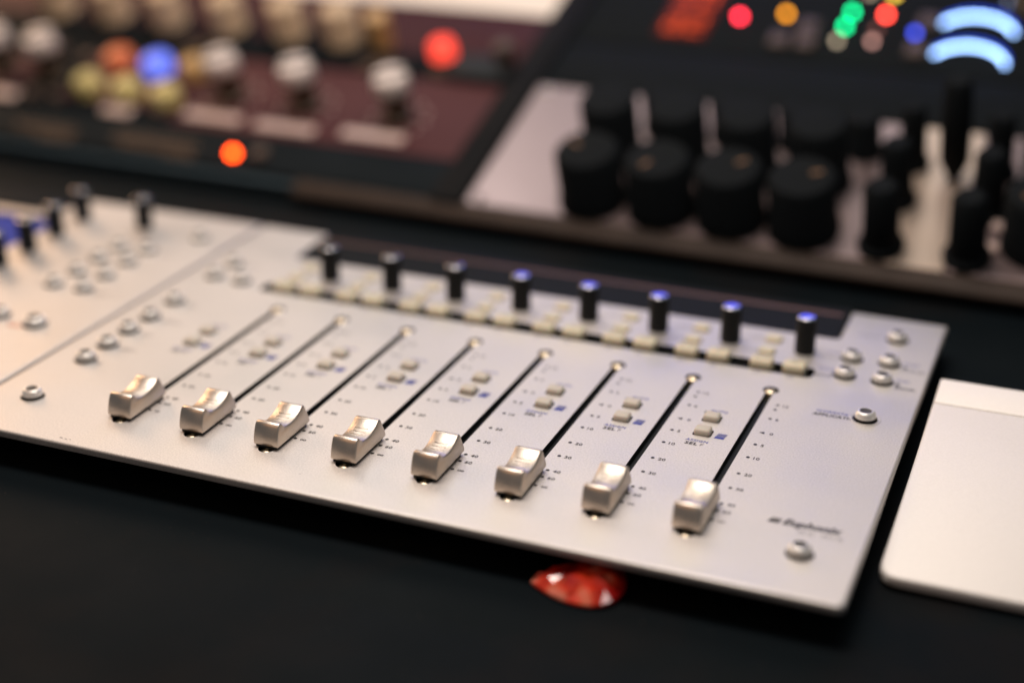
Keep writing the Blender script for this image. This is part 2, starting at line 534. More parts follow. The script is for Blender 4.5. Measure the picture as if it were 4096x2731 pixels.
def cap_mesh():
    """silver fader cap: bulging front, scooped top, sloping back; y runs away from the viewer"""
    prof = [(-0.734, 0.034), (-0.749, 0.066), (-0.748, 0.110), (-0.738, 0.160), (-0.722, 0.212), (-0.702, 0.260), (-0.686, 0.287), (-0.668, 0.301), (-0.646, 0.306), (-0.624, 0.301),
            (-0.606, 0.284), (-0.586, 0.257), (-0.562, 0.241), (-0.530, 0.231), (-0.480, 0.221), (-0.430, 0.218), (-0.370, 0.221), (-0.310, 0.231),
            (-0.250, 0.249), (-0.200, 0.268), (-0.160, 0.292), (-0.130, 0.302), (-0.105, 0.300), (-0.085, 0.285),
            (-0.045, 0.205), (0.000, 0.115), (0.010, 0.075), (-0.005, 0.034)]
    hw = 0.164
    bm = bmesh.new()
    def width(z):      # the sides draw in towards the top
        return hw - 0.007 * max(0, (z - 0.05) / 0.25)
    bv = 0.016
    rows = []
    for (y, z) in prof:
        w = width(z)
        rows.append((y, z, w))
    # inset profile for a rounded edge: 3 steps
    cy = sum(p[0] for p in prof) / len(prof)
    nrm = []
    L = len(prof)
    for i in range(L):
        a = Vector(prof[(i - 1) % L]); b = Vector(prof[(i + 1) % L])
        t = (b - a).normalized()
        nrm.append(Vector((-t.y, t.x)))       # outward for clockwise order
    steps = [(-1, 1.0, 0.0), (-1, 0.62, 0.30), (-1, 0.30, 0.62), (-1, 0.0, 1.0), (1, 0.0, 1.0), (1, 0.30, 0.62), (1, 0.62, 0.30), (1, 1.0, 0.0)]
    loops = []
    for sgn, ins, back in steps:
        loop = []
        for (y, z, w), n in zip(rows, nrm):
            q = Vector((y, z)) - n * bv * ins
            loop.append(bm.verts.new((sgn * (w - bv * back), q.x, q.y)))
        loops.append(loop)
    for a, b in zip(loops[:-1], loops[1:]):
        for i in range(L):
            j = (i + 1) % L
            bm.faces.new((a[i], a[j], b[j], b[i]))
    bm.faces.new(loops[0]); bm.faces.new(list(reversed(loops[-1])))
    bmesh.ops.recalc_face_normals(bm, faces=bm.faces)
    # three grip lines across the scoop
    for yc, zc in ((-0.275, 0.2408), (-0.335, 0.2262), (-0.395, 0.2190)):
        box(bm, -0.085, 0.085, yc - 0.006, yc + 0.006, zc - 0.02, zc + 0.0045, 0.002, 1)
    o = finish(bm, "fader_cap", M['cap'], ang=50)
    me = o.data; bpy.data.objects.remove(o)
    return me
CAP = cap_mesh()

# ------------------------------------------------------------------ the fader panel
fp = thing("control_surface", "silver panel with eight fader caps pulled down to the front of their slots", "control surface")

YS = {'12': 2.614, '': 2.478, '6': 2.214, '0': 1.82, '5': 1.492, '10': 1.151, '20': 0.731, '30': 0.371, '40': 0.0, '60': -0.170, 'inf': -0.378}
SLOT0, SLOT1 = -0.60, 2.93
SCR1, SCR0 = 3.015, -0.725
def slot_outline(x):
    hw, r = 0.049, 0.102
    pts = []
    a = math.asin(hw / r)
    for k in range(13):       # the notch at the back, round
        t = -pi / 2 + a + (2 * pi - 2 * a) * k / 12
        pts.append((x + r * cos(t), SCR1 + r * sin(t)))
    for k in range(13):       # the notch at the front
        t = pi / 2 + a + (2 * pi - 2 * a) * k / 12
        pts.append((x + r * cos(t), SCR0 + r * sin(t)))
    return pts

round_btns = [(8.751, 4.346), (9.229, 4.363), (8.763, 3.795), (9.235, 3.790), (9.193, 5.188), (9.234, 2.64), (9.189, -0.71),
              (-0.374, -0.60), (-0.446, 0.575), (-0.462, 1.075), (-0.489, 1.590), (-0.485, 2.09), (-0.50, 2.72),
              (-0.50, 3.78), (-0.50, 4.32), (-0.02, 3.74)]
outline = rounded([(-0.975, -1.50, 0.05), (9.80, -1.53, 0.10), (9.755, 5.92, 0.03), (8.455, 5.94, 0.03), (8.47, 4.93, 0.09),
                   (0.20, 4.93, 0.12), (0.20, 6.03, 0.10), (-0.975, 6.04, 0.02)])
holes = [slot_outline(i) for i in range(1, 9)]
holes += [circle(x, y, 0.150) for x, y in round_btns]
holes.append(rrect(0.36, 8.39, 3.545, 3.855, 0.07))
for i in range(1, 9):
    for y in (1.952, 1.560):
        holes.append(rrect(i - 0.462 - 0.112, i - 0.462 + 0.112, y - 0.10, y + 0.10, 0.03, 3))
    for y in (4.155, 4.575):
        holes.append(rrect(i - 0.33 - 0.112, i - 0.33 + 0.112, y - 0.09, y + 0.09, 0.02, 3))
plate("faceplate", [inset(outline, 0.0305)] + holes, -0.085, 0.0, M['panel'], fp, bev=0.0, edge=M['groove'])
edge_rim("edge_rim", outline, -0.085, 0.0, 0.03, M['panel'], fp)
bm = bmesh.new()
box(bm, -0.93, 9.70, -0.85, 5.9, DESK + 0.002, -0.088, 0.03)
finish(bm, "chassis", M['black'], fp)
# the dark tray that shows through the holes
bm = bmesh.new()
box(bm, 0.3, 8.45, 3.5, 3.9, -0.0875, -0.0850)
finish(bm, "key_bed", M['groove'], fp, smooth=False)
# display housing at the back, glossy black
bm = bmesh.new()
prof = [(4.90, -0.10), (4.90, -0.012), (4.93, -0.004), (5.66, 0.03), (5.72, 0.028), (6.06, -0.02), (6.10, -0.06), (6.10, -0.40), (4.90, -0.40)]
vsL = [bm.verts.new((0.215, y, z)) for y, z in prof]; vsR = [bm.verts.new((8.44, y, z)) for y, z in prof]
for i in range(len(prof)):
    j = (i + 1) % len(prof)
    bm.faces.new((vsL[i], vsL[j], vsR[j], vsR[i]))
bm.faces.new(vsL); bm.faces.new(list(reversed(vsR)))
bmesh.ops.recalc_face_normals(bm, faces=bm.faces)
finish(bm, "display_housing", M['gloss'], fp, smooth=False)
bm = bmesh.new()
box(bm, 0.26, 8.36, 5.672, 5.722, 0.026, 0.040, 0.005, 1)  # reflection along the housing's edge, put in as a brown strip
finish(bm, "display_edge_sheen", mat("edge_sheen_brown", (0.20, 0.105, 0.085), 0.4, 0.3), fp)

# faders: slot (the part) > cap, screws, rail (sub-parts)
def slot_mesh():
    bm = bmesh.new()
    box(bm, -0.12, 0.12, SCR0 - 0.13, SCR1 + 0.13, -0.30, -0.27)
    for sx in (-1, 1):
        box(bm, sx * 0.12 - 0.004, sx * 0.12 + 0.004, SCR0 - 0.13, SCR1 + 0.13, -0.268, -0.088)
    for a, b in ((SCR0 - 0.13, SCR0 - 0.12), (SCR1 + 0.12, SCR1 + 0.13)):
        box(bm, -0.114, 0.114, a, b, -0.268, -0.088)
    # bracket ledges that take the screws
    box(bm, -0.11, 0.11, SCR1 - 0.075, SCR1 + 0.115, -0.13, -0.10, mi=1)
    box(bm, -0.11, 0.11, SCR0 - 0.115, SCR0 + 0.075, -0.13, -0.10, mi=1)
    o = finish(bm, "fader_slot", [M['groove'], M['brass']], smooth=False)
    me = o.data; bpy.data.objects.remove(o)
    return me
SLOT = slot_mesh()
def rail_mesh():
    bm = bmesh.new()
    box(bm, 0.006, 0.012, SLOT0, SLOT1, -0.13, -0.124)
    o = finish(bm, "fader_rail", M['brass'], smooth=False)
    me = o.data; bpy.data.objects.remove(o)
    return me
RAIL = rail_mesh()
def under_cap_mesh():
    bm = bmesh.new()
    box(bm, -0.138, 0.138, -0.738, -0.02, 0.004, 0.045, 0.012, 2)  # black block filling the gap under the cap
    o = finish(bm, "under_cap_block", M['groove'], smooth=False)
    me = o.data; bpy.data.objects.remove(o)
    return me
UNDER_CAP = under_cap_mesh()
def scale_mesh():
    """the printing beside one fader"""
    bm = bmesh.new()
    z = 0.0025
    for k, y in YS.items():
        if k == '0':
            poly(bm, [(0.145, y), (0.208, y - 0.03), (0.208, y + 0.03)], z)
        else:
            poly(bm, circle(0.180, y, 0.0225, 14), z)
        lab = {'': None, 'inf': '\u221e'}.get(k, k)
        if lab:
            text(bm, lab, 0.245 if k != '0' else 0.27, y - 0.031, 0.060, 0, 0.012, 0, z, 1.05)
    # legends of the two square keys that stand right of the slot
    dx = -0.462
    text(bm, "AUTO", 1 + dx - 0.075, 2.150, 0.054, 2, 0.014, 0.1, z, 0.92, space=1.1)
    text(bm, "REC", 1 + dx - 0.135, 2.072, 0.064, 0, 0.026, 0.1, z, 1.0, space=1.1)
    text(bm, "ASSIGN", 1 + dx - 0.145, 1.305, 0.054, 2, 0.014, 0.1, z, 0.96, space=1.1)
    text(bm, "SEL", 1 + dx - 0.130, 1.215, 0.064, 0, 0.028, 0.1, z, 1.05, space=1.1)
    text(bm, "F", 1 + dx + 0.050, 1.215, 0.062, 1, 0.0, 0.1, z, 1.0)
    # blue sheared bars beside the lower key
    y = 1.468
    for t, gap in ((0.050, 0.012), (0.018, 0.011), (0.013, 0.011), (0.009, 0.010), (0.005, 0.0)):
        s0, s1 = (y - 1.468) * 0.15, (y + t - 1.468) * 0.15
        poly(bm, [(0.692 + s0, y), (0.805 + s0, y), (0.805 + s1, y + t), (0.692 + s1, y + t)], z, 2)
        y += t + gap
    # under the soft keys and beside the column of flat keys
    text(bm, "INS", 0.70, 3.455, 0.050, 2, 0.0, 0.1, z, align='C')
    text(bm, "EQ", 1.13, 3.455, 0.050, 2, 0.0, 0.1, z, align='C')
    text(bm, "SOLO", 0.36, 4.55, 0.060, 1, 0.0, 0.1, z)
    text(bm, "MUTE", 0.36, 4.13, 0.060, 1, 0.0, 0.1, z)
    o = finish(bm, "printed_scale", [M['ink'], M['inkgrey'], M['inkblue']], smooth=False)
    me = o.data; bpy.data.objects.remove(o)
    return me
def keyprint_mesh(s):
    bm = bmesh.new()
    text(bm, s, 0, -0.02, 0.05, 0, 0.006, 0, 0.1075, align='C')
    o = finish(bm, "key_legend", [M['inkgrey']], smooth=False)
    me = o.data; bpy.data.objects.remove(o)
    return me
SCALE = scale_mesh()
KP1, KP2 = keyprint_mesh("MUTE"), keyprint_mesh("ON")
for i in range(1, 9):
    s = put(SLOT, "fader_slot", fp, (i, 0, 0))
    put(CAP, "fader_cap", s)
    put(UNDER_CAP, "under_cap_block", s)
    put(RAIL, "fader_rail", s)
    put(SCREW, "screw", s, (0, SCR1, -0.028), 0.4 * i)
    put(SCREW, "screw", s, (0.0, SCR0, -0.045), 0.9 * i)
    # the last strip's own keys stand left of its slot, so its right half carries only the scale
    put(SCALE, "printed_scale", fp, (i if i < 8 else i, 0, 0)) if i < 8 else None
    put(SQKEY, "square_key", fp, (i - 0.462, 1.952, 0))
    put(SQKEY, "square_key", fp, (i - 0.462, 1.560, 0))
    put(FLATKEY, "flat_key", fp, (i - 0.33, 4.155, 0))
    put(FLATKEY, "flat_key", fp, (i - 0.33, 4.575, 0))
    k = put(SOFTKEY, "soft_key", fp, (i - 0.29, 3.72, 0)); put(KP1, "key_legend", k)
    k = put(SOFTKEY, "soft_key", fp, (i + 0.135, 3.72, 0)); put(KP2, "key_legend", k)
    put(KNOB, "rotary_knob", fp, (i + 0.13, 4.33, 0), 0.3 * i)
# strip 8 scale without keys, strip 0 keys' legends without scale
bm = bmesh.new()
for k, y in YS.items():
    if k == '0':
        poly(bm, [(0.145, y), (0.208, y - 0.03), (0.208, y + 0.03)], 0.0025)
    else:
        poly(bm, circle(0.180, y, 0.0225, 14), 0.0025)
    lab = {'': None, 'inf': '\u221e'}.get(k, k)
    if lab:
        text(bm, lab, 0.245 if k != '0' else 0.27, y - 0.031, 0.060, 0, 0.012, 0, 0.0025, 1.05)
finish(bm, "printed_scale", M['ink'], fp, (8, 0, 0), smooth=False)
bm = bmesh.new()
for (s, x, y, h, mi, b) in (("AUTO", -0.537, 2.150, 0.054, 1, 0.014), ("REC", -0.597, 2.072, 0.064, 0, 0.026), ("ASSIGN", -0.607, 1.305, 0.054, 1, 0.014), ("SEL F", -0.592, 1.215, 0.064, 0, 0.02)):
    text(bm, s, x, y, h, mi, b, 0.1, 0.0025, space=1.1)
y = 1.468
for t, gap in ((0.050, 0.012), (0.018, 0.011), (0.013, 0.011), (0.009, 0.010), (0.005, 0.0)):
    s0, s1 = (y - 1.468) * 0.15, (y + t - 1.468) * 0.15
    poly(bm, [(-0.308 + s0, y), (-0.195 + s0, y), (-0.195 + s1, y + t), (-0.308 + s1, y + t)], 0.0025, 1)
    y += t + gap
finish(bm, "printed_legend", [M['ink'], M['inkblue']], fp, (1, 0, 0), smooth=False)
for x, y in round_btns:
    put(BTN, "round_button", fp, (x, y, 0.0))
# turned rim round the button of the APPLICATION legend
bm = bmesh.new()
lathe(bm, [(0.186, 0.0), (0.184, 0.007), (0.172, 0.010), (0.158, 0.006), (0.1515, -0.02)], 9.234, 2.64, 40)
finish(bm, "button_rim", M['panel'], fp)
# other printing
bm = bmesh.new()
z = 0.0025
text(bm, "WORKSTATION", 8.645, 2.640, 0.056, 1, 0.012, 0.12, z, 0.93, space=1.12)
text(bm, "APPLICATION", 8.615, 2.535, 0.070, 0, 0.028, 0.12, z, 0.86, space=1.08)
text(bm, "UTILITY", 8.66, 5.14, 0.065, 2, 0.0, 0, z)
text(bm, "PAGE", 8.40, 4.43, 0.055, 1, 0.0, 0, z); text(bm, "NUDGE", 8.34, 4.24, 0.065, 2, 0.004, 0, z, 0.9)
poly(bm, [(8.585, 4.36), (8.63, 4.32), (8.63, 4.40)], z, 0)
text(bm, "HOME", 8.42, 3.87, 0.055, 1, 0.0, 0, z); text(bm, "BANK", 8.40, 3.665, 0.065, 0, 0.006, 0, z, 0.95)
poly(bm, [(8.58, 3.79), (8.63, 3.75), (8.63, 3.83)], z, 0)
text(bm, "PAGE", 9.41, 4.41, 0.055, 1, 0.0, 0, z); text(bm, "NUDGE", 9.41, 4.20, 0.065, 2, 0.006, 0, z, 0.9)
poly(bm, [(9.42, 4.27), (9.42, 4.36), (9.475, 4.315)], z, 0)
text(bm, "END", 9.41, 3.86, 0.055, 1, 0.0, 0, z); text(bm, "BANK", 9.42, 3.63, 0.068, 0, 0.012, 0, z, 0.98)
poly(bm, [(9.41, 3.705), (9.41, 3.80), (9.48, 3.752)], z, 0)
# maker's mark above the button in the front corner
yy = -0.185
for t, gap in ((0.040, 0.010), (0.016, 0.010), (0.010, 0.010), (0.006, 0)):
    s0, s1 = (yy + 0.185) * 0.3, (yy + t + 0.185) * 0.3
    poly(bm, [(8.725 + s0, yy), (8.845 + s0, yy), (8.845 + s1, yy + t), (8.725 + s1, yy + t)], z, 0)
    yy += t + gap
text(bm, "Euphonix", 8.885, -0.185, 0.124, 0, 0.034, 0.30, z, 0.90, space=1.0)
text(bm, "MC MIX", 9.08, -0.315, 0.070, 2, 0.0, 0, z, 1.0, space=1.5)
for (s, y) in (("EQ", 0.50), ("INSERT", 1.00), ("AUX", 1.515), ("GROUP", 2.02), ("MIX", 2.65)):
    text(bm, s, -0.27, y, 0.062, 2, 0.004, 0, z)
for (s, x, y) in (("LOCK", -0.30, 4.30), ("FLIP", -0.30, 3.95)):
    text(bm, s, x, y, 0.06, 2, 0.0, 0, z)
finish(bm, "printed_legend", [M['ink'], M['inkblue'], M['inkgrey']], fp, smooth=False)
# scuffs worn into the front edge
bm = bmesh.new()
for x, y, w in ((0.62, -1.40, 0.05), (0.70, -1.408, 0.03), (0.76, -1.40, 0.02), (3.65, -1.13, 0.012)):
    poly(bm, [(x, y), (x + w, y - 0.004), (x + w * 0.9, y + 0.010), (x + 0.004, y + 0.014)], 0.0022)
finish(bm, "scuff_mark", M['inkgrey'], fp, smooth=False)

# ------------------------------------------------------------------ the unit beside it, with knobs round a touchscreen
nb = thing("control_surface", "silver panel with paired round buttons and black knobs round a blue touchscreen", "control surface", (-1.03, 0, 0))
OX = -1.03
b_btns = [(-1.98, 2.63), (-2.49, 2.62), (-2.00, 3.18), (-2.49, 3.16), (-2.03, 3.78), (-2.52, 3.74), (-2.05, 4.33), (-2.53, 4.28), (-2.45, 1.38), (-1.59, 5.11)]
o2 = rounded([(OX, -1.50, 0.05), (OX, 6.05, 0.03), (-4.42, 6.03, 0.06), (-4.42, 5.25, 0.08), (-9.5, 5.25, 0.05), (-9.5, -1.50, 0.05)])
bigb = (-1.81, 1.30)
hl = [circle(x, y, 0.150) for x, y in b_btns] + [circle(bigb[0], bigb[1], 0.175)]
sh = lambda pts: [(x - OX, y) for x, y in pts]
plate("faceplate", [inset(sh(o2), 0.0305)] + [sh(h) for h in hl] + [sh(rrect(-8.8, -4.12, 3.1, 5.0, 0.06))], -0.085, 0.0, M['panel'], nb, bev=0.0, edge=M['groove'])
edge_rim("edge_rim", sh(o2), -0.085, 0.0, 0.03, M['panel'], nb)
bm = bmesh.new()
box(bm, -8.4, -0.05, -0.85, 5.9, DESK + 0.002, -0.088, 0.03)
finish(bm, "chassis", M['black'], nb)
bm = bmesh.new()
box(bm, -7.8, -3.06, 3.08, 5.02, -0.0870, -0.045)
finish(bm, "touchscreen", M['touch'], nb, smooth=False)
bm = bmesh.new()
box(bm, -8.4, -3.42, 5.28, 6.1, -0.4, 0.02, 0.03)
finish(bm, "display_housing", M['gloss'], nb)
for x, y in b_btns:
    put(BTN, "round_button", nb, (x - OX, y, 0))
mb = round_button_mesh(0.155)
put(mb, "round_button", nb, (bigb[0] - OX, bigb[1], 0))
for x, y in ((-2.71, 5.24), (-3.86, 5.20), (-3.80, 4.42), (-3.76, 3.68), (-3.76, 2.98)):
    put(KNOB, "rotary_knob", nb, (x - OX, y, 0))
bm = bmesh.new()
text(bm, "REC", -2.13 - OX, 1.10, 0.10, 0, 0.02, 0, 0.0025)
for (x, y) in ((-1.80, 4.26), (-1.80, 2.55), (-2.75, 2.52)):
    text(bm, "LAYER", x - OX, y, 0.06, 1, 0.0, 0, 0.0025)
finish(bm, "printed_legend", [M['inkorange'], M['inkgrey']], nb, smooth=False)

# ------------------------------------------------------------------ trackpad: a wedge, high at the back
tp = thing("trackpad", "white wedge shaped trackpad lying to the right of the fader panel", "trackpad", (9.93, 0, DESK))
def tpz(y):
    return 0.17 + 0.40 * (y + 0.33) / 4.25          # top surface above the desk
TW = 3.94
def wedge(name, y0, y1, r0, r1, bottom, material, lift=0.0):
    pts = rounded([(0, y0, r0), (TW, y0, r0), (TW, y1, r1), (0, y1, r1)], 8)
    bm = bmesh.new()
    cx, cy = TW / 2, (y0 + y1) / 2
    loops = []
    for ins, dz in ((0.006, bottom), (0.0, bottom + 0.01), (0.0, -0.035), (0.008, -0.012), (0.026, 0.0)):
        lp = []
        for x, y in pts:
            sx = x + (ins if x < cx else -ins); sy = y + (ins if y < cy else -ins)
            zt = tpz(sy)
            zz = zt + dz + lift if dz > bottom + 0.02 else (zt - 0.115 if dz == bottom else zt - 0.105)
            lp.append(bm.verts.new((sx, sy, zz)))
        loops.append(lp)
    for a, b in zip(loops[:-1], loops[1:]):
        for i in range(len(a)):
            j = (i + 1) % len(a)
            bm.faces.new((a[i], a[j], b[j], b[i]))
    bm.faces.new(loops[-1]); bm.faces.new(list(reversed(loops[0])))
    bmesh.ops.recalc_face_normals(bm, faces=bm.faces)
    return finish(bm, name, material, tp, ang=40)
wedge("touch_plate", -0.33, 3.292, 0.24, 0.0, -0.115, M['white'])
wedge("battery_bar", 3.304, 3.92, 0.0, 0.02, -0.115, M['white'])
bm = bmesh.new()
g = bmesh.ops.create_cone(bm, cap_ends=True, segments=28, radius1=0.24, radius2=0.24, depth=TW - 0.1)
bmesh.ops.rotate(bm, cent=(0, 0, 0), matrix=Matrix.Rotation(pi / 2, 3, 'Y'), verts=bm.verts)
bmesh.ops.translate(bm, vec=(TW / 2, 3.62, 0.242), verts=bm.verts)
finish(bm, "battery_tube", M['alum'], tp)
bm = bmesh.new()
for x in (0.6, TW - 0.6):
    lathe(bm, [(0, 0.0), (0.10, 0.0), (0.10, 0.052), (0, 0.055)], x, -0.05, 20)
finish(bm, "rubber_foot", M['black'], tp)

# ------------------------------------------------------------------ red pick on the desk
bm = bmesh.new()
tear = []
def teardrop(s, n=28):
    pts = []
    for k in range(n):
        t = 2 * pi * k / n
        x = 0.50 * cos(t)
        y = 0.43 * sin(t) * (sin((t if t <= pi else 2 * pi - t) / 2 + 0.0) if False else ((1 + cos(t)) / 2) ** 0.42 if cos(t) > -1 else 0)
        pts.append((x * s, y * s * 1.22))
    return pts
N = 24
rng = random.Random(11)
rim = teardrop(1.0, N)
low = [bm.verts.new((x * 0.86, y * 0.86, 0.004)) for x, y in rim]
a = [bm.verts.new((x, y, 0.050)) for x, y in rim]
b = [bm.verts.new((x * 0.985, y * 0.985, 0.075)) for x, y in rim]
c = [bm.verts.new((x * rng.uniform(0.66, 0.82), y * rng.uniform(0.66, 0.82), 0.150 + rng.uniform(-0.035, 0.035))) for k, (x, y) in enumerate(rim)]
d = [bm.verts.new((rim[2 * k][0] * 0.42 + 0.03, rim[2 * k][1] * 0.42, 0.195 + rng.uniform(-0.045, 0.035))) for k in range(N // 2)]
top = bm.verts.new((0.08, 0.0, 0.20))
for p, q in ((low, a), (a, b)):
    for i in range(N):
        j = (i + 1) % N
        bm.faces.new((p[i], p[j], q[j], q[i]))
for i in range(N):
    j = (i + 1) % N
    bm.faces.new((b[i], b[j], c[j])); bm.faces.new((b[i], c[j], c[i]))
for i in range(N // 2):
    j = (i + 1) % (N // 2)
    bm.faces.new((c[2 * i], c[2 * i + 1], d[i]))
    bm.faces.new((c[2 * i + 1], c[(2 * i + 2) % N], d[j]))
    bm.faces.new((c[2 * i + 1], d[j], d[i]))
    bm.faces.new((d[i], d[j], top))
bm.faces.new(list(reversed(low)))
bmesh.ops.remove_doubles(bm, verts=bm.verts, dist=0.003)
bmesh.ops.recalc_face_normals(bm, faces=bm.faces)
pk = finish(bm, "guitar_pick", M['pick'], None, (7.09, -1.47, DESK + 0.004), smooth=False)
pk.rotation_euler = (radians(4), radians(-3), radians(17))
tag(pk, "shiny red teardrop pick on the black desk under the panel's front edge", "pick")

# ------------------------------------------------------------------ the sloping rack behind
RO = Vector((1.50846, 8.30339, 0.0))
RU = Vector((0.99945365, -0.03305165, 0.0))
RV = Vector((0.03079744, 0.93128827, 0.3629789))
RN = RU.cross(RV)
def frame(u, v, n=0.0):
    p = RO + RU * u + RV * v + RN * n
    f = Matrix.Identity(4)
    for r in range(3):
        f[r][0] = RU[r]; f[r][1] = RV[r]; f[r][2] = RN[r]; f[r][3] = p[r] * U
    return f

rack = thing("equipment_rack", "dark wooden rack sloping up behind the fader panel, with a brown front rail", "rack", frame=frame(0, 0))
# bed of the rack, underneath everything
bm = bmesh.new(); box(bm, -14, 12, -0.1, 9.5, -0.9, -0.12)
finish(bm, "rack_bed", M['bedblack'], rack, smooth=False)
bm = bmesh.new()
for a, b in ((-0.60, -0.02),):
    box(bm, a, b, -0.1, 9.4, -0.12, 0.10, 0.04)
finish(bm, "divider", M['darkwood'], rack)
# rail along the front, in world-like profile
bm = bmesh.new()
prof = [(-0.02, 0.0), (-0.05, 0.012), (-0.17, 0.00), (-0.29, -0.04), (-0.335, -0.08), (-0.345, -0.12), (-0.32, -0.19), (-0.1, -0.30), (-0.02, -0.2)]
L = [bm.verts.new((-3.2, y, z)) for y, z in prof]; R_ = [bm.verts.new((12, y, z)) for y, z in prof]
for i in range(len(prof)):
    j = (i + 1) % len(prof)
    bm.faces.new((L[i], L[j], R_[j], R_[i]))
bm.faces.new(L); bm.faces.new(list(reversed(R_)))
bmesh.ops.recalc_face_normals(bm, faces=bm.faces)
finish(bm, "front_rail", M['wood'], rack, ang=25)
bm = bmesh.new()
box(bm, -13.5, -0.62, 3.26, 3.98, -0.12, -0.02, 0.01)
box(bm, -0.012, 12, 3.48, 4.9, -0.12, 0.02, 0.03)
finish(bm, "blank_panel", M['unitblack'], rack)

def cyl_prof(r, h, b=0.04, r2=None):
    r2 = r if r2 is None else r2
    return [(r, 0.0), (r2, h - b), (r2 - b * 0.35, h - b * 0.3), (r2 - b, h), (0, h)]
def mesh_of(fn, name, mats, ang=45):
    bm = bmesh.new(); fn(bm)
    o = finish(bm, name, mats, ang=ang)
    me = o.data; bpy.data.objects.remove(o)
    return me

# --- dark strip at the bottom of the left bay: dim lettering, an orange lamp
ds = thing("rack_unit", "black strip unit with dim brown lettering and one lit orange lamp", "rack unit", frame=frame(-7, 0.5))
bm = bmesh.new(); box(bm, -6.5, 6.38, -0.46, 0.52, -0.12, 0.0, 0.015)
finish(bm, "front_panel", M['rackblack'], ds)
LEDM = mesh_of(lambda b: lathe(b, [(0.085, 0), (0.085, 0.06), (0.06, 0.11), (0, 0.125)], seg=20), "led", M['ledorange'])
put(LEDM, "led", ds, (2.24, -0.12, 0))
bm = bmesh.new(); lathe(bm, cyl_prof(0.15, 0.14), seg=20)
finish(bm, "push_button", M['dim'], ds, (2.80, -0.05, 0))
bm = bmesh.new()
for (x0, x1, y) in ((-2.75, -1.3, -0.02), (-2.6, -1.2, -0.17), (-2.0, -1.25, -0.32), (-0.45, 1.35, 0.06), (-0.45, 1.45, -0.10), (-0.2, 1.4, -0.22), (0.9, 1.5, -0.36)):
    x = x0
    while x < x1:
        w = random.uniform(0.08, 0.22)
        box(bm, x, min(x + w, x1), y - 0.045, y + 0.045, 0.0, 0.004)
        x += w + 0.035
finish(bm, "lettering", M['platebrown'], ds, smooth=False)

# --- maroon unit with tall grey-capped knobs, and a black one left of it
mu = thing("rack_unit", "lower maroon unit with three tall pale-capped knobs over white label plates", "rack unit", frame=frame(-6, 1.05))
lu = thing("rack_unit", "black unit left of the maroon one with coloured buttons and pale-capped knobs", "rack unit", frame=frame(-6, 1.05))
bm = bmesh.new(); box(bm, -0.60, 5.37, 0.0, 2.19, -0.12, 0.0, 0.02)
finish(bm, "front_panel", M['maroon'], mu)
bm = bmesh.new(); box(bm, -7.4, -0.62, 0.0, 2.19, -0.12, 0.0, 0.02)
finish(bm, "front_panel", M['unitblack'], lu)
bm = bmesh.new()
box(bm, -3.3, -0.68, 0.34, 1.95, 0.001, 0.012, 0.004); box(bm, -5.6, -4.4, 0.5, 1.5, 0.001, 0.012, 0.004)
finish(bm, "maroon_inlay", M['maroon'], lu)
SKIRT = mesh_of(lambda b: lathe(b, [(0.30, 0), (0.30, 0.10), (0.24, 0.14), (0.22, 0.50), (0, 0.50)], seg=28), "tall_knob", M['skirt'])
def capfn(b):
    lathe(b, [(0.20, 0.42), (0.29, 0.46), (0.31, 0.62), (0.335, 0.66), (0.335, 0.90), (0.31, 0.95), (0.25, 0.97), (0, 0.975)], seg=32, cap_mi={0: 2, 1: 2, 2: 2})
    box(b, -0.05, 0.05, -0.342, 0.342, 0.68, 0.990, mi=1, rot=radians(-62))
TCAP = mesh_of(capfn, "knob_cap", [M['capwhite'], M['black'], M['skirt']])
for u, rz in ((-5.1, 0.2), (-3.9, 0.0), (0.27, 0.1), (1.89, 0.0), (3.83, 0.05)):
    k = put(SKIRT, "tall_knob", mu if u > -1 else lu, (u, 0.95, 0)); put(TCAP, "knob_cap", k, (0, 0, 0), rz)
PLATE = mesh_of(lambda b: box(b, -0.62, 0.62, -0.12, 0.12, 0.0, 0.03, 0.01), "label_plate", M['plate'])
for u, v in ((0.22, 0.30), (1.80, 0.26), (3.58, 0.35)):
    put(PLATE, "label_plate", mu, (u, v, 0))
PL2 = mesh_of(lambda b: box(b, -0.33, 0.33, -0.13, 0.13, 0.0, 0.03, 0.01), "label_plate", M['plate'])
put(PL2, "label_plate", lu, (-1.83, 0.14, 0)); put(PL2, "label_plate", lu, (-4.6, 0.2, 0))
BT = lambda mm: mesh_of(lambda b: lathe(b, cyl_prof(0.29, 0.34, 0.09), seg=24), "push_button", mm)
for mm, u, v in ((M['orangebtn'], -2.62, 1.50), (M['bluebtn'], -1.70, 1.48), (M['tanbtn'], -0.86, 1.52), (M['yellowbtn'], -2.78, 0.62), (M['yellowbtn'], -1.86, 0.60), (M['yellowbtn'], -0.95, 0.56)):
    put(BT(mm), "push_button", lu, (u, v, 0))
bm = bmesh.new()
for u in (0.27, 1.89, 3.83):
    for k in range(9):
        t = radians(-120 + 30 * k)
        lathe(bm, [(0.035, 0), (0.035, 0.004), (0, 0.004)], u + 0.52 * sin(t), 0.95 + 0.52 * cos(t), 10)
finish(bm, "dial_dots", M['plate'], mu)
DIMB = mesh_of(lambda b: lathe(b, cyl_prof(0.14, 0.16, 0.04), seg=20), "small_button", M['dim'])
for u, v in ((-3.9, 0.22), (-5.8, 1.75), (-3.45, 1.55), (-4.3, 1.75), (-3.3, 0.25), (-0.9, 0.2)):
    put(DIMB, "small_button", lu, (u, v, 0))

